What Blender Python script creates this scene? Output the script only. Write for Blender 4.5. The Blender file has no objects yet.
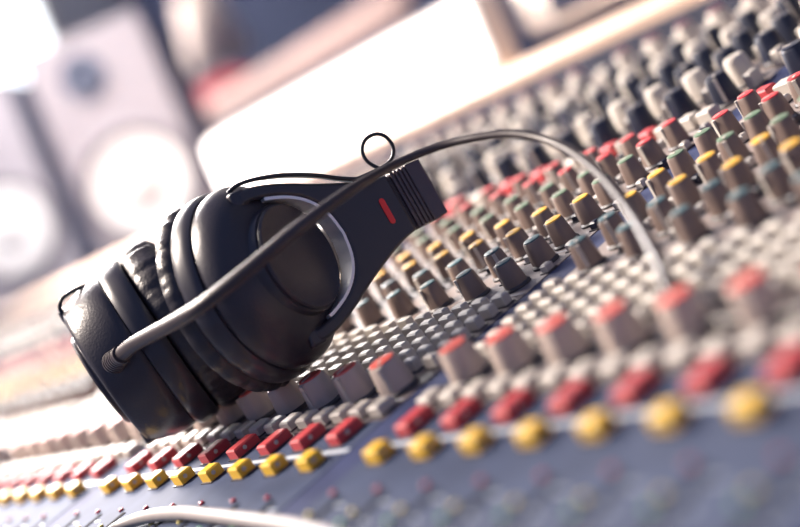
import bpy, bmesh, math, random
from mathutils import Vector, Matrix
random.seed(4)
SC = bpy.context.scene
COL = SC.collection
PI = math.pi

# ------------------------------------------------------------------ frame of the console
# console space: 1 unit = one channel strip (28 mm); x along the desk, y away from the operator, z off the panel
U = 0.028
TILT = math.radians(11.3)
ORG = Vector((0, 0, 0.85))
RT = Matrix.Rotation(TILT, 3, 'X')
def W(p): return RT @ (Vector(p) * U) + ORG
CR = Matrix(((0.54312872, 0.6542409, -0.52628893), (-0.17554361, -0.52446774, -0.83313746), (-0.82109417, 0.54488754, -0.17000568)))
CC = Vector((23.11140455, -7.84772724, 4.74142527))
FPX = 1398.7
def cam_pt(x, y, d):      # console-space point seen at (x, y) at depth d
    return CC + CR.transposed() @ (Vector(((x - 400) / FPX, (y - 263.5) / FPX, 1)) * d)
def cdir(x, y, z): return (CR.transposed() @ Vector((x, y, z))).normalized()
def project(p):
    q = CR @ (Vector(p) - CC)
    if q.z <= 0.5: return None
    return 400 + FPX * q.x / q.z, 263.5 + FPX * q.y / q.z, q.z

# ------------------------------------------------------------------ camera
cd = bpy.data.cameras.new('camera'); cam = bpy.data.objects.new('camera', cd); COL.objects.link(cam)
wr = RT @ CR.transposed()
m3 = Matrix((wr.col[0], -wr.col[1], -wr.col[2])).transposed()
cam.matrix_world = Matrix.Translation(W(CC)) @ m3.to_4x4()
cd.sensor_width = 36; cd.lens = FPX / 800 * 36
cd.clip_start = 0.02; cd.clip_end = 60
cd.dof.use_dof = True; cd.dof.focus_distance = 21.2 * U; cd.dof.aperture_fstop = 3.5
SC.camera = cam

# ------------------------------------------------------------------ world, lights, exposure
wd = bpy.data.worlds.new('world'); SC.world = wd; wd.use_nodes = True
bg = wd.node_tree.nodes['Background']; bg.inputs[0].default_value = (0.34, 0.44, 0.86, 1); bg.inputs[1].default_value = 0.36
def area(name, loc, target, sx, sy, power, col):
    ld = bpy.data.lights.new(name, 'AREA'); ld.shape = 'RECTANGLE'; ld.size = sx; ld.size_y = sy; ld.energy = power; ld.color = col
    o = bpy.data.objects.new(name, ld); COL.objects.link(o); o.location = loc
    o.rotation_euler = (Vector(target) - Vector(loc)).to_track_quat('-Z', 'Y').to_euler(); return o
area('window_light', (-4.2, 1.2, 2.1), (-1.2, 0.4, 0.95), 2.2, 1.4, 140, (1, 0.93, 0.88))
area('added_area_light', (-0.95, -0.75, 2.0), (-0.15, 0.15, 0.9), 0.4, 0.4, 27, (1, 0.86, 0.74)).data.spread = math.radians(100)  # unseen key light, added and set close for falloff across the console
area('added_area_light', (-1.0, 0.35, 2.6), (-1.85, 1.15, 1.2), 0.4, 0.4, 13, (1, 0.93, 0.9)).data.spread = math.radians(60)  # added narrow light that only brightens the speakers; no fixture there
area('added_fill_light', (-1.25, 0.3, 1.6), (-0.75, 0.33, 0.95), 0.6, 0.4, 27, (1, 0.92, 0.88)).data.spread = math.radians(110)  # added fill to brighten the console's far-left and back panels, source unseen
SC.view_settings.view_transform = 'Standard'; SC.view_settings.look = 'None'
SC.view_settings.exposure = 0.3; SC.view_settings.gamma = 1; SC.view_settings.use_curve_mapping = False

# ------------------------------------------------------------------ materials
def mat(name, col, rough=0.5, metal=0.0, noise=0.0, nscale=40, emit=0, bump=0.0, coat=0.0, spec=0.5):
    m = bpy.data.materials.new(name); m.use_nodes = True; nt = m.node_tree; b = nt.nodes['Principled BSDF']
    b.inputs['Base Color'].default_value = (*col, 1); b.inputs['Roughness'].default_value = rough; b.inputs['Metallic'].default_value = metal
    b.inputs['Coat Weight'].default_value = coat; b.inputs['Specular IOR Level'].default_value = spec
    tc = nt.nodes.new('ShaderNodeTexCoord'); n = nt.nodes.new('ShaderNodeTexNoise'); n.inputs['Scale'].default_value = nscale; n.inputs['Detail'].default_value = 4
    nt.links.new(tc.outputs['Object'], n.inputs['Vector'])
    if noise:
        r = nt.nodes.new('ShaderNodeValToRGB')
        r.color_ramp.elements[0].color = (*[c * (1 - noise) for c in col], 1); r.color_ramp.elements[1].color = (*[min(1, c * (1 + noise)) for c in col], 1)
        r.color_ramp.elements[0].position = 0.3; r.color_ramp.elements[1].position = 0.7
        nt.links.new(n.outputs['Fac'], r.inputs['Fac']); nt.links.new(r.outputs['Color'], b.inputs['Base Color'])
    if bump:
        bp = nt.nodes.new('ShaderNodeBump'); bp.inputs['Strength'].default_value = bump; bp.inputs['Distance'].default_value = 0.001
        nt.links.new(n.outputs['Fac'], bp.inputs['Height']); nt.links.new(bp.outputs['Normal'], b.inputs['Normal'])
    if emit: b.inputs['Emission Color'].default_value = (*col, 1); b.inputs['Emission Strength'].default_value = emit
    return m
M = {
 'case': mat('dark_case', (0.03, 0.035, 0.06), 0.5, noise=0.2),
 'navy': mat('navy_panel', (0.03, 0.04, 0.1), 0.75, noise=0.2, nscale=60, spec=0.2),
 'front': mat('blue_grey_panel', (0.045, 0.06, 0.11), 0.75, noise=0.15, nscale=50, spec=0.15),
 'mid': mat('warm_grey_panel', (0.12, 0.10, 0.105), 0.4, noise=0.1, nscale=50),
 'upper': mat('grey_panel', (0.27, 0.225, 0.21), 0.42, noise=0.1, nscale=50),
 'line': mat('pale_print', (0.5, 0.55, 0.6), 0.5),
 'slot': mat('slot_black', (0.006, 0.006, 0.01), 0.9, spec=0.1),
 'yellow': mat('yellow_plastic', (0.78, 0.47, 0.04), 0.4),
 'red': mat('red_plastic', (0.48, 0.05, 0.06), 0.5),
 'redcap': mat('red_cap', (0.6, 0.09, 0.07), 0.45),
 'white': mat('ivory_plastic', (0.5, 0.46, 0.41), 0.45),
 'beige': mat('beige_knob', (0.46, 0.38, 0.33), 0.45, noise=0.08),
 'brown': mat('taupe_knob', (0.19, 0.14, 0.12), 0.42, noise=0.1),
 'skirt': mat('dark_skirt', (0.05, 0.045, 0.05), 0.5),
 'teal': mat('teal_cap', (0.04, 0.10, 0.12), 0.4),
 'green': mat('green_cap', (0.13, 0.2, 0.13), 0.4),
 'ycap': mat('amber_cap', (0.75, 0.42, 0.05), 0.45),
 'rcap': mat('crimson_cap', (0.55, 0.05, 0.06), 0.45),
 'maroon': mat('maroon_cap', (0.16, 0.02, 0.05), 0.5),
 'dark': mat('navy_knob', (0.012, 0.016, 0.035), 0.4),
 'wood': mat('pale_wood', (0.5, 0.36, 0.27), 0.5, noise=0.12, nscale=14),
 'shell': mat('charcoal_shell', (0.036, 0.032, 0.04), 0.34, bump=0.15, nscale=900),
 'shellgloss': mat('satin_black', (0.033, 0.03, 0.038), 0.36, coat=0.2),
 'leather': mat('black_leatherette', (0.03, 0.026, 0.03), 0.37, bump=0.4, nscale=350),
 'chrome': mat('brushed_metal', (0.9, 0.88, 0.86), 0.4, 0.5),
 'cable': mat('rubber_cable', (0.045, 0.034, 0.036), 0.4),
 'mark': mat('red_mark', (0.85, 0.04, 0.04), 0.4),
 'palecable': mat('pale_cable', (0.3, 0.27, 0.26), 0.5),
 'hinge': mat('smoky_gloss', (0.07, 0.05, 0.055), 0.22, coat=0.3),
 'wire': mat('thin_black_wire', (0.015, 0.015, 0.02), 0.35),
 'palewire': mat('pale_wire', (0.55, 0.68, 0.64), 0.3),
 'screen': mat('lit_screen', (1, 0.97, 0.95), 0.4, emit=1.5),
 'bezel': mat('white_bezel', (0.75, 0.68, 0.62), 0.4),
 'darkscreen': mat('dark_screen', (0.02, 0.025, 0.05), 0.3),
 'spk': mat('white_speaker', (0.4, 0.37, 0.4), 0.5),
 'spkside': mat('blue_grey_speaker_side', (0.12, 0.15, 0.24), 0.5),
 'cone': mat('white_cone', (0.9, 0.87, 0.84), 0.5),
 'surround': mat('grey_surround', (0.22, 0.2, 0.22), 0.6),
 'tweeter': mat('slate_tweeter', (0.10, 0.12, 0.18), 0.5),
 'wallb': mat('slate_blue_wall', (0.1, 0.11, 0.19), 0.8, noise=0.1, nscale=3),
 'walll': mat('pale_wall', (0.7, 0.68, 0.68), 0.8, noise=0.05, nscale=3),
 'floor': mat('grey_carpet', (0.12, 0.11, 0.12), 0.9, noise=0.2, nscale=80),
 'ceil': mat('white_ceiling', (0.7, 0.7, 0.7), 0.9),
 'pane': mat('daylight_pane', (0.9, 0.95, 1.0), 0.3, emit=3.0),
 'beigefab': mat('beige_fabric', (0.62, 0.5, 0.44), 0.8, noise=0.1, nscale=90),
 'redfab': mat('red_fabric', (0.55, 0.06, 0.07), 0.8),
 'tanfab': mat('tan_fabric', (0.42, 0.29, 0.25), 0.8, noise=0.12, nscale=20),
 'metal': mat('grey_metal', (0.3, 0.3, 0.33), 0.4, 0.8),
 'led_r': mat('red_lamp', (0.35, 0.04, 0.07), 0.3), 'led_y': mat('yellow_lamp', (0.6, 0.5, 0.15), 0.3), 'led_g': mat('green_lamp', (0.12, 0.35, 0.18), 0.3),
}

# ------------------------------------------------------------------ mesh helpers
class MB:
    def __init__(s): s.v = []; s.f = []; s.mi = []; s.mats = []
    def m(s, name):
        if name not in s.mats: s.mats.append(name)
        return s.mats.index(name)
    def add(s, vs, fs, mn):
        o = len(s.v); s.v += [tuple(v) for v in vs]; k = s.m(mn)
        for f in fs: s.f.append([i + o for i in f]); s.mi.append(k)
        return s
    def box(s, x0, x1, y0, y1, z0, z1, mn, bev=0.0, top=1.0):
        cx, cy = (x0 + x1) / 2, (y0 + y1) / 2; hx, hy = (x1 - x0) / 2, (y1 - y0) / 2
        rings = [(z0, 1, 0), (z1 - bev, 1, 0), (z1, top, bev)] if bev else [(z0, 1, 0), (z1, top, 0)]
        vs = []
        for z, k, b in rings:
            kk = 1 if z != z1 else k
            for sx, sy in ((-1, -1), (1, -1), (1, 1), (-1, 1)): vs.append((cx + sx * (hx * kk - b), cy + sy * (hy * kk - b), z))
        fs = [(3, 2, 1, 0)]
        for r in range(len(rings) - 1):
            for i in range(4): a = r * 4; j = (i + 1) % 4; fs.append((a + i, a + j, a + 4 + j, a + 4 + i))
        a = (len(rings) - 1) * 4; fs.append((a, a + 1, a + 2, a + 3)); return s.add(vs, fs, mn)
    def lathe(s, prof, mn, seg=24, O=(0, 0, 0), X=(1, 0, 0), Y=(0, 1, 0), Z=(0, 0, 1), flute=0.0, nfl=8, fn=None, closed=True):
        O, X, Y, Z = map(Vector, (O, X, Y, Z)); vs = []; fs = []
        for j, (r, z) in enumerate(prof):
            for i in range(seg):
                a = 2 * PI * i / seg; rr = r * (1 + flute * (1 if (i * nfl * 2 // seg) % 2 else -1)) if flute else r
                zz = z
                if fn: rr, zz = fn(a, rr, zz, j)
                vs.append(O + X * (rr * math.cos(a)) + Y * (rr * math.sin(a)) + Z * zz)
        n = len(prof)
        for j in range(n - 1):
            for i in range(seg):
                k = (i + 1) % seg; fs.append((j * seg + i, j * seg + k, (j + 1) * seg + k, (j + 1) * seg + i))
        if closed: fs.append(tuple(range(seg))[::-1]); fs.append(tuple((n - 1) * seg + i for i in range(seg)))
        return s.add(vs, fs, mn)
    def tube(s, pts, rad, mn, seg=10, flat=None):
        pts = [Vector(p) for p in pts]; n = len(pts); rad = rad if hasattr(rad, '__len__') else [rad] * n; vs = []; fs = []
        up = Vector((0, 0, 1)); prev = None
        for i, p in enumerate(pts):
            t = (pts[min(i + 1, n - 1)] - pts[max(i - 1, 0)]).normalized()
            if prev is None:
                a = t.cross(up if abs(t.z) < 0.9 else Vector((1, 0, 0))).normalized()
            else: a = (prev - t * prev.dot(t)).normalized()
            prev = a; b = t.cross(a)
            for k in range(seg): q = 2 * PI * k / seg; vs.append(p + a * (rad[i] * math.cos(q)) + b * (rad[i] * math.sin(q)))
        for i in range(n - 1):
            for k in range(seg): l = (k + 1) % seg; fs.append((i * seg + k, i * seg + l, (i + 1) * seg + l, (i + 1) * seg + k))
        fs.append(tuple(range(seg))[::-1]); fs.append(tuple((n - 1) * seg + k for k in range(seg)))
        return s.add(vs, fs, mn)
    def merge(s, o, off):
        k = len(s.v); s.v += [(x + off[0], y + off[1], z + off[2]) for x, y, z in o.v]
        mp = [s.m(x) for x in o.mats]
        s.f += [[i + k for i in f] for f in o.f]; s.mi += [mp[i] for i in o.mi]; return s
    def mesh(s, name, scale=1.0, sub=None, smooth=35):
        me = bpy.data.meshes.new(name); o = sub or Vector((0, 0, 0))
        me.from_pydata([((x - o[0]) * scale, (y - o[1]) * scale, (z - o[2]) * scale) for x, y, z in s.v], [], s.f)
        for n in s.mats: me.materials.append(M[n])
        me.polygons.foreach_set('material_index', s.mi); me.update()
        bm = bmesh.new(); bm.from_mesh(me); bmesh.ops.recalc_face_normals(bm, faces=bm.faces); bm.to_mesh(me); bm.free()
        if smooth: me.shade_smooth(); me.set_sharp_from_angle(angle=math.radians(smooth))
        return me

def link(name, me, parent=None, loc=None):
    o = bpy.data.objects.new(name, me); COL.objects.link(o)
    if parent: o.parent = parent
    if loc is not None: o.location = loc
    return o
def tag(o, label=None, cat=None, group=None, kind=None):
    if label: o['label'] = label
    if cat: o['category'] = cat
    if group: o['group'] = group
    if kind: o['kind'] = kind
    return o
def root_at(name, p):     # an empty lying in console space at p
    o = bpy.data.objects.new(name, None); COL.objects.link(o); o.location = W(p); o.rotation_euler = (TILT, 0, 0); o.empty_display_size = 0.02; return o
def empty(name, loc, rot=(0, 0, 0)):
    o = bpy.data.objects.new(name, None); COL.objects.link(o); o.location = loc; o.rotation_euler = rot; o.empty_display_size = 0.05; return o
def spline(pts, n=10):
    P = [Vector(p) for p in pts]; P = [P[0] * 2 - P[1]] + P + [P[-1] * 2 - P[-2]]; out = []
    for i in range(1, len(P) - 2):
        for k in range(n):
            t = k / n; a, b, c, d = P[i - 1:i + 3]
            out.append(0.5 * ((2 * b) + (c - a) * t + (2 * a - 5 * b + 4 * c - d) * t * t + (3 * b - a - 3 * c + d) * t ** 3))
    out.append(P[-2]); return out

# ------------------------------------------------------------------ the room
def wbox(name, x0, x1, y0, y1, z0, z1, mn, **k):
    o = link(name, MB().box(x0, x1, y0, y1, z0, z1, mn).mesh(name, smooth=0)); tag(o, kind='structure', **k); return o
wbox('floor', -6.1, 3, -3, 3.5, -0.1, 0, 'floor')
wbox('wall_back', -6.1, 3, 3.4, 3.5, 0, 3, 'wallb')
wl = MB()
wl.box(-6.1, -6, -3, 0.4, 0, 3, 'walll'); wl.box(-6.1, -6, 2.95, 3.4, 0, 3, 'walll'); wl.box(-6.1, -6, 0.4, 2.95, 0, 1.1, 'walll'); wl.box(-6.1, -6, 0.4, 2.95, 2.7, 3, 'walll')
tag(link('wall_left', wl.mesh('wall_left', smooth=0)), kind='structure')
wbox('ceiling', -6.1, 3, 1.2, 3.5, 3, 3.1, 'ceil')
wn = link('window_1', MB().box(-6.09, -6.07, 0.4, 2.95, 1.1, 2.7, 'pane').mesh('pane', smooth=0)); tag(wn, kind='structure')
fr = MB()
for y in (0.4, 1.65, 2.89): fr.box(-6.06, -6.0, y, y + 0.06, 1.1, 2.7, 'bezel')
for z in (1.1, 2.64): fr.box(-6.055, -6.005, 0.4, 2.95, z, z + 0.06, 'bezel')
link('window_frame', fr.mesh('window_frame', smooth=0), wn)

# ------------------------------------------------------------------ mixing console
CW = 8 + 0.691           # module width in channels
MODS = range(-6, 2)
XL, XR = -6 * CW - 0.9, 2 * CW + 0.6
YF, YB = -6.0, 17.4
con = root_at('mixing_console', (-16, 5, 0))
tag(con, 'large sloping audio mixing console crowded with knobs and buttons, headphones resting on it', 'mixing console')
c0 = Vector((-16, 5, 0))
def cpart(name, mb, parent=con, org=None, smooth=35, kind=None, label=None):
    org = Vector(org) if org is not None else c0
    o = link(name, mb.mesh(name, U, org, smooth), parent)
    o.location = (org - (c0 if parent == con else org)) * U
    if kind: o['kind'] = kind
    if label: o['label'] = label
    return o
b = MB(); b.box(XL - .6, XR + .6, YF - 3, YB + 2, -3.2, -0.06, 'case'); cpart('case', b, smooth=0)
b = MB(); b.box(XL - .5, XR + .5, YF - 3, YF - .4, -0.06, 0.35, 'skirt', bev=0.12); cpart('armrest', b)
b = MB(); b.box(XL - .5, XR + .5, YB + 0.02, YB + 0.35, -0.06, 0.6, 'case'); cpart('riser', b, smooth=0)
b = MB(); b.box(XL - .5, XR + .5, YB + 0.3, YB + 1.9, -0.06, 1.0, 'wood', bev=0.12); cpart('rear_rail', b, label='pale wooden rail along the back edge')
b = MB(); b.box(XL, XR, YF, YB, -0.06, 0.0, 'navy'); cpart('base_panel', b, smooth=0)
for x in (XL + 1.5, XR - 3):       # pedestal legs, vertical below the sloping case
    mb = MB(); mb.box(x, x + 1.8, YF, YB, 0, 1, 'case')
    vs = []
    for (vx, vy, vz) in mb.v:
        w = W((vx, vy, -3.15)); w = Vector((w.x, w.y, 0.0)) if vz == 0 else w
        vs.append(tuple((RT.transposed() @ (w - ORG)) / U))
    mb.v = vs; cpart('leg', mb, smooth=0)

# --- small controls (origin at their foot, console units)
def knob_mb(rt, rb, h, body, cap, seg=24, fl=0.035, low=False):
    k = MB(); c = MB()
    if low: seg = 12
    k.lathe([(rb * 1.16, 0), (rb * 1.16, h * .1), (rb * 1.03, h * .16)], 'skirt', seg)
    k.lathe([(rb, h * .14), (rb * .97, h * .3), (rt * 1.02, h * .93), (rt * .94, h * .985), (rt * .8, h * .99)], body, seg, flute=0 if low else fl, nfl=seg // 4)
    if not low: k.box(-0.03, 0.03, -rb * 1.02, -rt * .9, h * .2, h * .97, 'white')
    c.lathe([(rt * .9, h * .985), (rt * .88, h * 1.03), (rt * .76, h * 1.045)], cap, seg)
    if not low: c.box(-0.02, 0.02, -rt * .8, 0, h * 1.04, h * 1.06, 'white')
    return k, c
def button_mb(w, d, h, mn, lens=False, top=0.86, low=False):
    k = MB(); k.box(-w / 2 - .03, w / 2 + .03, -d / 2 - .03, d / 2 + .03, 0, 0.03, 'skirt')
    k.box(-w / 2, w / 2, -d / 2, d / 2, 0.02, h, mn, bev=0 if low else 0.025); c = None
    if lens: c = MB(); c.lathe([(0.035, 0), (0.035, 0.012), (0.02, 0.02)], 'white', 10, O=(w / 2, -d * .1, h * .6), X=(0, 1, 0), Y=(0, 0, 1), Z=(1, 0, 0))
    return k, c

KINDS = {}   # name -> list of (x, y, z, variant)
def put(name, x, y, var): KINDS.setdefault(name, []).append((x, y, var))
EQ_CAPS = ['teal', 'teal', 'ycap', 'ycap', 'green', 'green', 'rcap', 'rcap']
for m in MODS:
    for n in range(8):
        x = m * CW + n
        put('mute_button', x, 0, 'yellow'); put('solo_button', x, 0.66, 'red')
        for s in (-.25, .25): put('channel_button', x + s, 1.2, 'white')
        put('level_knob', x, 1.73, 'redcap')
        for j in range(6):
            for s in (-.25, .25): put('routing_button', x + s, 2.28 + .31 * j, 'white')
        for j, c in enumerate(EQ_CAPS): put('equaliser_knob', x + (0.05 if j % 2 else -0.03), 4.42 + .621 * j, c)
        for j in range(8): put('equaliser_switch', x + .42, 4.72 + .621 * j, 'dark' if (j + n) % 3 == 0 else 'white')
        put('input_switch', x - .22, 9.5, 'red' if n % 3 != 1 else 'white'); put('input_switch', x + .22, 9.5, 'white')
        for j in range(6): put('auxiliary_knob', x + (-.08 if j % 2 else .08), 10.25 + .82 * j, 'white' if j in (1, 4) else 'dark')  # white rows paint in the cream-lit sides of dark knobs
        for j in range(5): put('auxiliary_switch', x + .4, 10.7 + .9 * j, 'white')
        put('gain_knob', x, 15.9, 'maroon')
        put('output_switch', x, 16.75, 'white')
        put('fader_slot', x, -2.9, 'slot')
        for j, (c, yy) in enumerate((('led_r', -.68), ('led_y', -1.1), ('led_g', -1.3), ('led_g', -2.3))): put('indicator_light', x - .26, yy, c)
def factory(name, var, low=False):
    if name == 'mute_button': return button_mb(.29, .27, .2, var, True, low=low)
    if name == 'solo_button': return button_mb(.28, .46, .18, var, True, low=low)
    if name == 'channel_button': return button_mb(.27, .3, .17, var, low=low)
    if name == 'level_knob': return knob_mb(.215, .265, .5, 'beige', var, low=low)
    if name == 'routing_button': return button_mb(.25, .15, .2, var, low=low)
    if name == 'equaliser_knob': return knob_mb(.155, .195, .44, 'brown', var, low=low)
    if name == 'equaliser_switch': return button_mb(.13, .16, .14, var, low=low)
    if name == 'input_switch': return button_mb(.3, .3, .25, var, low=low)
    if name == 'auxiliary_knob': return knob_mb(.2, .25, .55, var, var, low=low)
    if name == 'auxiliary_switch': return button_mb(.16, .3, .3, var, low=low)
    if name == 'gain_knob': return knob_mb(.2, .25, .6, 'white', var, low=low)
    if name == 'fader_slot': return MB().box(-.06, .06, -2.15, 2.15, .01, .022, 'slot'), None
    if name == 'indicator_light': return MB().lathe([(.05, .012), (.045, .045), (.02, .06)], var, 8), None
    if name == 'output_switch': return button_mb(.3, .3, .25, var, low=low)
CAPNAME = {'mute_button': 'indicator_lens', 'solo_button': 'indicator_lens'}
LAB = {'teal': 'teal cap', 'ycap': 'amber yellow cap', 'green': 'green cap', 'rcap': 'red cap', 'maroon': 'maroon cap', 'redcap': 'red cap'}
for name, L in KINDS.items():
    def score(e):
        q = project((e[0], e[1], 0.2))
        if q is None or not (-15 < q[0] < 815 and -15 < q[1] < 542): return 1e9
        return q[2]
    L.sort(key=score)
    near = [e for e in L if score(e) < 1e8][:100]; far = L[len(near):]
    cache = {}
    for x, y, v in near:
        if v not in cache:
            k, c = factory(name, v); cache[v] = (k.mesh(name, U), c.mesh('cap', U) if c else None)
        a, c = cache[v]
        o = link(name, a, con, (Vector((x, y, 0)) - c0) * U)
        if name.endswith('knob'):
            o.rotation_euler = (0, 0, random.uniform(-2.2, 0.9))
        if name in ('input_switch', 'equaliser_switch') : o['label'] = {'red': 'red switch cap', 'dark': 'dark switch cap', 'white': 'white switch cap'}[v]
        if c:
            s = link(CAPNAME.get(name, 'cap'), c, o)
            if name.endswith('knob') and v in LAB: s['label'] = LAB[v]
    if far:
        S = MB(); lows = {}
        for x, y, v in far:
            if v not in lows:
                k, c = factory(name, v, True); 
                if c: k.merge(c, (0, 0, 0))
                lows[v] = k
            S.merge(lows[v], (x, y, 0))
        cpart(name + ('es' if name.endswith('switch') else 's'), S, kind='stuff')

# --- printed panels, fader slots, scales
for m in MODS:
    x0, x1 = m * CW - .5, m * CW + 7.5
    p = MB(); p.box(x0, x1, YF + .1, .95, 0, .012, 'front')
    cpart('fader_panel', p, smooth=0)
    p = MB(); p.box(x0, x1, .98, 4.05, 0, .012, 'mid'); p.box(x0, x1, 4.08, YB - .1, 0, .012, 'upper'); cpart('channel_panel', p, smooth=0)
    p = MB(); p.box(x0, x1, .255, .335, .012, .016, 'line')
    for n in range(8):
        x = m * CW + n
        for j in range(12): w = .12 if j % 3 else .2; y = -.95 - j * .33; p.box(x + .13, x + .13 + w, y, y + .03, .012, .015, 'line')
        if n: p.box(x - .505, x - .495, 1.0, YB - .3, .012, .014, 'line')
        for j in (1.45, 4.1, 5.35, 6.6, 7.8, 9.2, 12.0, 14.8): p.box(x - .42, x + .42, j, j + .02, .012, .015, 'line')
    cpart('printed_scale', p, smooth=0)
for m in MODS:
    for n in range(8):
        if not -1 <= m <= 1: continue
        x = m * CW + n; y = -4.3 + .25 * math.sin(n * 1.7 + m)
        p = MB(); p.box(-.24, .24, -.42, .42, .12, .3, 'skirt', bev=.06); p.box(-.24, .24, -.02, .02, .3, .31, 'white'); p.box(-.03, .03, -.05, .05, 0, .13, 'metal')
        link('fader', p.mesh('fader', U), con, (Vector((x, y, .0)) - c0) * U)

# ------------------------------------------------------------------ headphones
hr = root_at('headphones', (3, 2.6, 0.5)); h0 = Vector((3, 2.6, 0.5))
tag(hr, 'black closed-back studio headphones resting on the mixing console', 'headphones')
def hpart(name, mb, parent=hr, label=None, smooth=40):
    o = link(name, mb.mesh(name, U, h0, smooth), parent)
    if label: o['label'] = label
    return o
def cup(side, C, a, mdir, mirror, theta, Rk, Rs=1.0):
    a = a.normalized(); mv = (mdir - a * mdir.dot(a)).normalized(); nv = a.cross(mv)
    if (CR @ nv).z < 0: nv = -nv
    B = dict(O=C, X=mv, Y=nv * .86, Z=a); BD = dict(O=C, X=mv, Y=nv, Z=a)
    sc = lambda P: [(r * Rk, z) for r, z in P]
    sh = MB()
    sh.lathe(sc([(1.42, -.16), (1.5, -.15), (1.54, -.1), (1.555, .0), (1.55, .12), (1.53, .2), (1.49, .25), (1.44, .26)]), 'shellgloss', 72, **B)
    if side == 'r': sh.lathe(sc([(1.42, .24), (1.47, .28), (1.485, .38), (1.47, .5), (1.43, .61), (1.34, .74), (1.18, .86), (1.05, .93), (.96, .98), (.85, .99)]), 'shell', 72, **B)
    else: sh.lathe(sc([(1.42, .24), (1.47, .28), (1.49, .4), (1.46, .6), (1.40, .8), (1.32, .98), (1.28, 1.04), (1.22, 1.06), (1.18, 1.04), (.85, 1.05)]), 'shell', 72, **B)
    sh.lathe(sc([(.9, .9), (.895, 1.05), (.88, 1.09), (.84, 1.1)]), 'shellgloss', 64, **BD)
    co = hpart('ear_cup', sh, label='near ear cup' if side == 'r' else 'far ear cup')
    d = MB(); d.lathe(sc([(.845, 1.06), (.855, 1.14), (.83, 1.17), (.79, 1.165), (.75, 1.15), (.4, 1.16), (.02, 1.163)]), 'shell', 64, **BD)
    hpart('cap_plate', d, co)
    pd = MB()
    def wr(ang, r, z, j):
        k = math.sin(ang * 23 + 1.3 * math.sin(ang * 5)) * .5 + math.sin(ang * 41 + 2 * math.sin(3 * ang)) * .3
        w = [0, .25, .8, 1, .8, .3, 0, 0, 0, 0][j % 10]
        return r + .034 * k * w, z * (1 if side == 'r' else 1.6) + .02 * k * w
    pd.lathe(sc([(1.40, -.1), (1.50, -.14), (1.56, -.22), (1.575, -.32), (1.54, -.43), (1.42, -.49), (1.25, -.51), (1.08, -.48), (.98, -.42), (.95, -.2)]), 'leather', 180, fn=wr, **B)
    hpart('ear_pad', pd, co)
    # yoke: a C-shaped plate in a plane swung outwards by theta
    s = nv * math.cos(theta) + a * math.sin(theta); q = a * math.cos(theta) - nv * math.sin(theta)
    OY = C + a * .74 - s * .15
    outer = [(-1.24, -.05), (-1.26, .12), (-1.2, .42), (-1.06, .8), (-.89, 1.17), (-.73, 1.56), (-.6, 1.92), (-.52, 2.2), (-.49, 2.42)]
    inner = [(-1.04, -.05), (-1.05, .12), (-.99, .42), (-.85, .76), (-.64, 1.02), (-.36, 1.18), (0, 1.245)]
    outer = [(u * Rs, v * Rs) for u, v in outer]; inner = [(u * Rs, v * Rs) for u, v in inner]
    oc = spline([(u, v, 0) for u, v in outer], 4); ic = spline([(u, v, 0) for u, v in inner], 4)
    right = [Vector((-p.x, p.y, 0)) for p in reversed(oc)]; icr = [Vector((-p.x, p.y, 0)) for p in reversed(ic)][1:]
    ic_full = ic + icr                     # from -m side round to +m side
    full_o = oc + right
    def strip(A, Bc, t0, t1, mn, mb):      # plate between two curves of equal length
        n = len(A); P = lambda v, t: OY + mv * v.x + s * v.y + q * t
        vs = []
        for v in A: vs += [P(v, t0), P(v, t1)]
        for v in Bc: vs += [P(v, t0), P(v, t1)]
        fs = []
        for i in range(n - 1):
            a0, a1 = 2 * i, 2 * i + 2; b0, b1 = 2 * n + 2 * i, 2 * n + 2 * i + 2
            fs += [(a0, a1, a1 + 1, a0 + 1), (b0, b0 + 1, b1 + 1, b1), (a0 + 1, a1 + 1, b1 + 1, b0 + 1), (a0, b0, b1, a1)]
        e = 2 * n - 2; fs += [(0, 1, 2 * n + 1, 2 * n), (e, 2 * n + e, 2 * n + e + 1, e + 1)]
        mb.add(vs, fs, mn)
    def resample(c, n):
        L = [0]
        for i in range(1, len(c)): L.append(L[-1] + (c[i] - c[i - 1]).length)
        out = []
        for k in range(n):
            t = L[-1] * k / (n - 1); i = 1
            while i < len(L) - 1 and L[i] < t: i += 1
            f = (t - L[i - 1]) / max(1e-9, L[i] - L[i - 1]); out.append(c[i - 1].lerp(c[i], min(1, max(0, f))))
        return out
    y = MB()
    A = resample(oc, 25); Bi = resample(ic, 25); A.append(Vector((0, A[-1].y, 0))); Bi.append(Bi[-1].copy());
    mir = lambda c: c + [Vector((-p.x, p.y, 0)) for p in reversed(c[:-1])]
    strip(mir(A), mir(Bi), -.02, .30, 'shellgloss', y)
    yo = hpart('yoke', y)
    bv = yo.modifiers.new('bevel', 'BEVEL'); bv.width = .05 * U; bv.segments = 2; bv.limit_method = 'ANGLE'; bv.angle_limit = math.radians(60)
    # chrome lining on the inner edge
    l = MB(); icx = resample(ic_full, 50); icx = icx[5:-5]
    inn = [v + (Vector((0, -.1, 0)) - v).normalized() * .05 for v in icx]; strip([Vector(v) for v in icx], inn, -.1, .29, 'chrome', l); hpart('metal_band', l, yo, 'bright metal lining of the yoke')
    for u in (-1, 1):
        pv = MB(); pv.lathe([(.1, .02), (.1, .22), (.08, .25)], 'shellgloss', 16, O=OY + mv * (u * 1.26 * Rs) + q * .14, X=s, Y=q, Z=-mv * u)
        c_ = [OY + mv * (u * 1.16 * Rs + a_) + s * (-.03 + b_) + q * (.12 + e_) for e_ in (-.17, .17) for a_, b_ in ((-.13, -.14), (.13, -.14), (.13, .14), (-.13, .14))]
        pv.add(c_, [(3, 2, 1, 0), (4, 5, 6, 7), (0, 1, 5, 4), (1, 2, 6, 5), (2, 3, 7, 6), (3, 0, 4, 7)], 'shellgloss')
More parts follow.
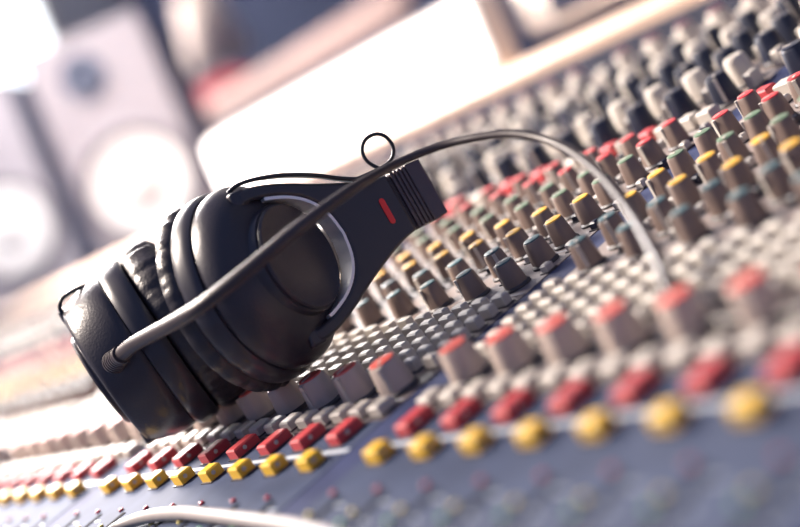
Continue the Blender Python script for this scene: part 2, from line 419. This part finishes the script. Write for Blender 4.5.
        po = hpart('pivot', pv, yo); bv = po.modifiers.new('bevel', 'BEVEL'); bv.width = .05 * U; bv.segments = 3; bv.limit_method = 'ANGLE'; bv.angle_limit = math.radians(60)
    # ribbed slider + hinge block
    P = lambda u, v, t: OY + mv * u + s * v + q * t
    rb = MB()
    def slab(v0, v1, hu, t0, t1, mn, tp=1.0):
        vs = [P(-hu, v0, t0), P(hu, v0, t0), P(hu, v0, t1), P(-hu, v0, t1), P(-hu * tp, v1, t0), P(hu * tp, v1, t0), P(hu * tp, v1, t1), P(-hu * tp, v1, t1)]
        rb.add(vs, [(0, 3, 2, 1), (4, 5, 6, 7), (0, 1, 5, 4), (1, 2, 6, 5), (2, 3, 7, 6), (3, 0, 4, 7)], mn)
    slab(2.36, 2.46, .46, .0, .27, 'shell')
    for k in range(4): slab(2.46 + k * .08, 2.52 + k * .08, .49, -.02, .31, 'hinge'); slab(2.51 + k * .08, 2.55 + k * .08, .46, .0, .28, 'shell')
    slab(2.77, 3.07, .5, -.04, .32, 'hinge', .97)
    ho = hpart('hinge', rb, label='ribbed glossy hinge block')
    bv = ho.modifiers.new('bevel', 'BEVEL'); bv.width = .03 * U; bv.segments = 2; bv.limit_method = 'ANGLE'
    if side == 'r':
        mk = MB(); vs = []
        pts = []
        for k in range(9): an = PI * k / 8; pts.append((.05 * math.cos(an), .17 + .05 * math.sin(an)))
        for k in range(9): an = PI + PI * k / 8; pts.append((.05 * math.cos(an), -.17 + .05 * math.sin(an)))
        for t in (.29, .315): vs += [P(yy + .02, 2.08 + xx, t) for xx, yy in pts]
        n = len(pts); mk.add(vs, [tuple(range(n)), tuple(range(n, 2 * n))[::-1]] + [(i, (i + 1) % n, n + (i + 1) % n, n + i) for i in range(n)], 'mark')
        hpart('side_mark', mk, yo, 'red bar mark')
    return dict(C=C, a=a, m=mv, n=nv, s=s, q=q, end=P(0, 3.05, .14), P=P)
aR = cdir(.753, -.424, -.5); mR = cdir(.49, .87, 0)
aL = cdir(-.82, .56, -.12); mL = cdir(.56, .82, 0)
CRt = cam_pt(246, 288, 21.2); CLf = cam_pt(161, 340, 22.7)
KR = cup('r', CRt, aR, mR, False, math.radians(28), 1.0)
KL = cup('l', CLf, aL, mL, True, math.radians(-20), .97)
# headband
d1 = cdir(-.62, .36, .7); p0 = KR['end']; p3 = KL['end']
p1 = p0 + d1 * 4.2 ; p2 = p3 + KL['s'] * 3.6
band = [(p0 * (1 - t) ** 3 + p1 * 3 * t * (1 - t) ** 2 + p2 * 3 * t * t * (1 - t) + p3 * t ** 3) for t in [i / 40 for i in range(41)]]
hb = MB(); vs = []; fs = []
for i, p in enumerate(band):
    t = (band[min(i + 1, 40)] - band[max(i - 1, 0)]).normalized(); wv = KR['m'].lerp(KL['m'], i / 40); wv = (wv - t * wv.dot(t)).normalized(); nn = t.cross(wv)
    for k in range(16): an = 2 * PI * k / 16; vs.append(p + wv * (.46 * abs(math.cos(an)) ** .5 * (1 if math.cos(an) > 0 else -1)) + nn * (.14 * math.sin(an)))
for i in range(40):
    for k in range(16): l = (k + 1) % 16; fs.append((i * 16 + k, i * 16 + l, (i + 1) * 16 + l, (i + 1) * 16 + k))
fs += [tuple(range(16)), tuple(40 * 16 + k for k in range(16))]
hb.add(vs, fs, 'leather'); hpart('headband', hb)
# thin cables of the near cup and the loop above the hinge
D = 20.9
w1 = [cam_pt(*p) for p in [(219, 210, 20.8), (222, 202, 20.7), (229, 192, 20.7), (240, 184, 20.7), (261, 178, 20.8), (283, 175, 20.9), (313, 175, 21.1), (338, 178, 21.3), (355, 179, 21.4), (366, 176, 21.4), (378, 169, 21.5)]]
t = MB(); t.tube(spline(w1, 6), .032, 'wire'); wo = hpart('cup_cable', t, label='thin black cable over the near yoke')
w2 = [cam_pt(x, y + 4, d + .05) for x, y, d in [(255, 176, 20.8), (283, 173, 20.9), (313, 173, 21.1), (338, 176, 21.3), (356, 178, 21.4)]]
t = MB(); t.tube(spline(w2, 6), .022, 'palewire'); hpart('inner_wire', t, wo, 'pale inner wire')
lp = [cam_pt(*p) for p in [(352, 181, 21.4), (368, 174, 21.4), (383, 167, 21.5), (392, 158, 21.5), (393, 147, 21.5), (386, 137, 21.5), (376, 134, 21.5), (366, 139, 21.45), (362, 149, 21.4), (366, 160, 21.4), (376, 167, 21.4), (392, 172, 21.4)]]
t = MB(); t.tube(spline(lp, 6), .03, 'wire'); hpart('cable_loop', t, label='small loop of thin cable above the hinge')
w3 = [cam_pt(*p) for p in [(80, 313, 22.4), (66, 317, 22.3), (60, 309, 22.3), (62, 299, 22.3), (73, 291, 22.3), (88, 285, 22.4), (100, 287, 22.6)]]
t = MB(); t.tube(spline(w3, 6), .035, 'wire'); hpart('cup_cable', t, label='thin black cable at the far cup')
# strain relief and the main cable
cab = [(116, 360, 21.3), (122, 354, 21.0), (134, 344, 20.6), (152, 334, 20.1), (178, 320, 19.4), (205, 303, 18.9), (250, 268, 18.7), (300, 227, 18.8), (345, 194, 19.2), (372, 177, 19.7), (400, 162, 20.2), (440, 146, 20.2), (480, 137, 19.8), (515, 134, 19.4), (550, 141, 18.9), (580, 157, 18.3), (608, 182, 17.6), (632, 213, 16.9), (652, 247, 16.1), (666, 276, 15.4), (676, 300, 14.9), (684, 322, 14.5)]
cp = [cam_pt(*p) for p in cab]
cp[-2] = Vector((cp[-2].x, cp[-2].y, max(.5, cp[-2].z)))
cp[-1] = Vector((cp[-2].x + .5, cp[-2].y - .25, .16)); cp.append(Vector((cp[-1].x + 2, cp[-1].y - .1, .1))); cp.append(Vector((cp[-1].x + 5, cp[-1].y + .1, .1)))
N = len(cp); rr = [.125, .125, .12, .115, .112, .11, .105, .1, .085, .07, .062, .06, .06, .062, .066, .07, .074, .078, .082, .086, .09, .09, .09, .09]
sp = spline(cp, 8); rad = []
for i in range(len(sp)):
    u = i / 8; k = min(int(u), N - 2); rad.append(rr[k] + (rr[k + 1] - rr[k]) * (u - k))
t = MB(); t.tube(sp, rad, 'cable', 14); mc = hpart('cable', t, label='thick grey-black cable arching over to the console')
t = MB(); s0 = sp[0]; dr = (sp[6] - sp[0]).normalized(); ax = dr.cross(Vector((0, 0, 1))).normalized(); ay = dr.cross(ax)
pr = []
for k in range(7): pr += [(.19 - k * .006, k * .075), (.19 - k * .006, k * .075 + .045), (.155, k * .075 + .05), (.155, k * .075 + .07)]
t.lathe(pr, 'cable', 20, O=s0 - dr * .12, X=ax, Y=ay, Z=dr); hpart('strain_relief', t, mc)

# spare cable lying across the faders
pc = [cam_pt(*p) for p in [(120, 560, 17.6), (140, 528, 18.2), (165, 512, 18.4), (200, 508, 18.0), (240, 514, 17.5), (290, 520, 17.0), (340, 534, 16.4), (380, 560, 15.8)]]
pc = [Vector((p.x, p.y, .42)) for p in pc]
def onp(x, y, z):
    d = CR.transposed() @ Vector(((x - 400) / FPX, (y - 263.5) / FPX, 1)); k = (z - CC.z) / d.z; return CC + d * k
pc = [onp(x, y, .14) for x, y in [(95, 548), (118, 528), (146, 517), (180, 513), (215, 516), (255, 521), (300, 528), (350, 545), (390, 570)]]
t = MB(); t.tube(spline(pc, 8), .1, 'palecable', 12)
o = link('loose_cable', t.mesh('loose_cable', U, pc[4], 40)); o.location = W(pc[4]); o.rotation_euler = (TILT, 0, 0)
tag(o, 'pale loose cable lying across the fader slots at the front', 'cable')

# ------------------------------------------------------------------ behind the console
shelf = empty('rear_shelf', (-0.6, 0.66, 0)); tag(shelf, 'long pale wooden shelf table directly behind the mixing console', 'table')
def wpart(name, mb, parent, smooth=35, label=None):
    base = parent.location; rot = parent.rotation_euler.z
    me = mb.mesh(name, 1, None, smooth); o = link(name, me, parent)
    if label: o['label'] = label
    return o
t = MB(); t.box(-.45, 1.2, -.07, .34, .93, .965, 'wood', bev=.005); wpart('tabletop', t, shelf)
for x in (-.42, .3, 1.15): t = MB(); t.box(x, x + .05, -.08, .33, 0, .93, 'metal'); wpart('leg', t, shelf)

def rrect(w, h, r, n=6):
    out = []
    for cx, cy, a0 in ((w / 2 - r, h / 2 - r, 0), (-w / 2 + r, h / 2 - r, PI / 2), (-w / 2 + r, -h / 2 + r, PI), (w / 2 - r, -h / 2 + r, 1.5 * PI)):
        for k in range(n + 1): a = a0 + PI / 2 * k / n; out.append((cx + r * math.cos(a), cy + r * math.sin(a)))
    return out
def plate(mb, w, h, r, y0, y1, z, mn, x=0):
    P = rrect(w, h, r); n = len(P); vs = [(x + a, y0, z + b_) for a, b_ in P] + [(x + a, y1, z + b_) for a, b_ in P]
    mb.add(vs, [tuple(range(n)), tuple(range(n, 2 * n))[::-1]] + [(i, (i + 1) % n, n + (i + 1) % n, n + i) for i in range(n)], mn)
mon = empty('light_panel', (-0.64, 0.64, .965)); tag(mon, 'wide low brightly lit white display panel standing behind the console', 'display')
t = MB(); plate(t, .58, .078, .014, 0, .03, .064, 'bezel'); wpart('housing', t, mon)
t = MB(); plate(t, .57, .070, .012, -.004, .0, .064, 'screen'); wpart('screen', t, mon, label='glowing white screen')
for x in (-.22, .22): t = MB(); t.box(x - .02, x + .02, .0, .05, 0, .04, 'bezel'); wpart('foot', t, mon)
ds = empty('dark_monitor', (-0.055, 0.72, .965)); tag(ds, 'large dark switched-off monitor with beige frame right of lit display', 'monitor')
t = MB(); plate(t, .62, .38, .01, -.015, .03, .235, 'bezel'); wpart('housing', t, ds)
t = MB(); plate(t, .57, .372, .004, -.018, -.014, .236, 'darkscreen', x=.018); wpart('screen', t, ds)
t = MB(); t.box(-.03, .03, .03, .06, .01, .2, 'bezel'); t.box(-.12, .12, -.04, .12, 0, .012, 'bezel', bev=.004); wpart('stand', t, ds)

def ray_w(x, y, d): return W(cam_pt(x, y, d / U))
def speaker(wx, wy, d, label, face):
    p = ray_w(wx, wy, d); rz = face; H = .38; wd_ = .195; zc = .135
    r = empty('studio_monitor_speaker', (p.x, p.y, p.z - zc), (0, 0, rz)); tag(r, label, 'speaker', None)
    t = MB(); t.box(-wd_ / 2, wd_ / 2, .012, .28, 0, H, 'spkside', bev=.004); wpart('cabinet', t, r)
    t = MB(); plate(t, wd_, H, .012, 0, .014, H / 2, 'spk'); wpart('baffle', t, r)
    B = dict(X=(1, 0, 0), Y=(0, 0, 1), Z=(0, -1, 0))
    t = MB(); t.lathe([(.093, -.005), (.093, .005), (.09, .008), (.085, .009), (.081, .008), (.074, .001)], 'surround', 48, O=(0, 0, zc), **B); w = wpart('woofer', t, r)
    t = MB(); t.lathe([(.08, .004), (.05, .003), (.036, .004), (.034, .006), (.018, .009), (.002, .01)], 'cone', 48, O=(0, 0, zc), closed=False, **B); wpart('cone', t, w)
    t = MB(); t.lathe([(.034, 0), (.034, .004), (.026, .003), (.02, .001)], 'tweeter', 40, O=(-.016, 0, zc + .182), **B); tw = wpart('tweeter', t, r)
    t = MB(); t.lathe([(.014, .001), (.012, .007), (.006, .01), (.001, .011)], 'tweeter', 24, O=(-.016, 0, zc + .182), closed=False, **B); wpart('dome', t, tw)
    st = empty('speaker_stand', (p.x, p.y, 0), (0, 0, rz)); tag(st, 'floor stand under the ' + label, 'stand')
    z = p.z - zc
    t = MB(); t.box(-.11, .11, .01, .27, z - .02, z, 'metal'); wpart('top_plate', t, st)
    t = MB(); t.lathe([(.025, .02), (.025, z - .01)], 'metal', 20, O=(0, .14, 0)); wpart('pole', t, st)
    t = MB(); t.box(-.14, .14, .0, .29, 0, .02, 'metal'); wpart('base', t, st)
    return r
speaker(140, 182, 2.15, 'white studio speaker nearer the lit display', math.radians(52))
speaker(8, 229, 2.45, 'white studio speaker at the left edge of the view', math.radians(50))

# blurred furniture at the back of the room
def on_y(x, y, Y):
    c = W(CC); d = RT @ (CR.transposed() @ Vector(((x - 400) / FPX, (y - 263.5) / FPX, 1))); return c + d * ((Y - c.y) / d.y)
e0, e1 = on_y(228, 104, 1.55), on_y(392, 26, 1.55)
mid = (e0 + e1) / 2; zt = mid.z - .05
cab_ = empty('cabinet', (mid.x, mid.y, 0)); tag(cab_, 'dark blue-grey cabinet behind the lit display with tan bolster cushion on top', 'cabinet')
t = MB(); t.box(-.8, .8, -.1, .4, 0.0, zt, 'spkside', bev=.01); wpart('body', t, cab_)
for x in (-.79, -.26, .27): t = MB(); t.box(x + .01, x + .51, -.12, -.1, .05, zt - .03, 'navy'); dd = wpart('door', t, cab_); t = MB(); t.box(x + .44, x + .46, -.135, -.12, zt * .5, zt * .5 + .12, 'metal'); wpart('handle', t, dd)
def capsule(L, r, mn):
    t = MB(); pr = []
    for k in range(8): a = PI / 2 * k / 7; pr.append((max(.002, r * math.sin(a)), -L / 2 - r * .5 * math.cos(a)))
    for k in range(8): a = PI / 2 * k / 7; pr.append((max(.002, r * math.cos(a)), L / 2 + r * .5 * math.sin(a)))
    t.lathe(pr, mn, 32, X=(0, 1, 0), Y=(0, 0, 1), Z=(1, 0, 0)); return t
o = link('bolster_cushion', capsule(.80, .05, 'tanfab').mesh('bolster_cushion')); o.location = (mid.x, mid.y, zt + .05); tag(o, 'long tan bolster cushion lying on the dark cabinet', 'cushion')
e2 = on_y(212, 86, 1.7)
o = link('throw_cushion', capsule(.22, .085, 'redfab').mesh('throw_cushion')); o.location = (e2.x, 1.7, zt + .085); tag(o, 'red cushion on the dark cabinet behind the tan bolster', 'cushion')
p = on_y(208, 28, 2.3)
fl = empty('floor_lamp', (p.x, p.y, 0)); tag(fl, 'unlit floor lamp with cream shade behind the white speaker', 'lamp')
t = MB(); t.lathe([(.12, -.13), (.07, .13)], 'beigefab', 32, O=(0, 0, p.z), closed=False); o = wpart('lamp_shade', t, fl); sd = o.modifiers.new('thick', 'SOLIDIFY'); sd.thickness = .003
t = MB(); t.lathe([(.012, .02), (.012, p.z + .1)], 'metal', 16); wpart('pole', t, fl)
t = MB(); t.lathe([(.15, 0), (.15, .015), (.02, .03)], 'metal', 32); wpart('base', t, fl)
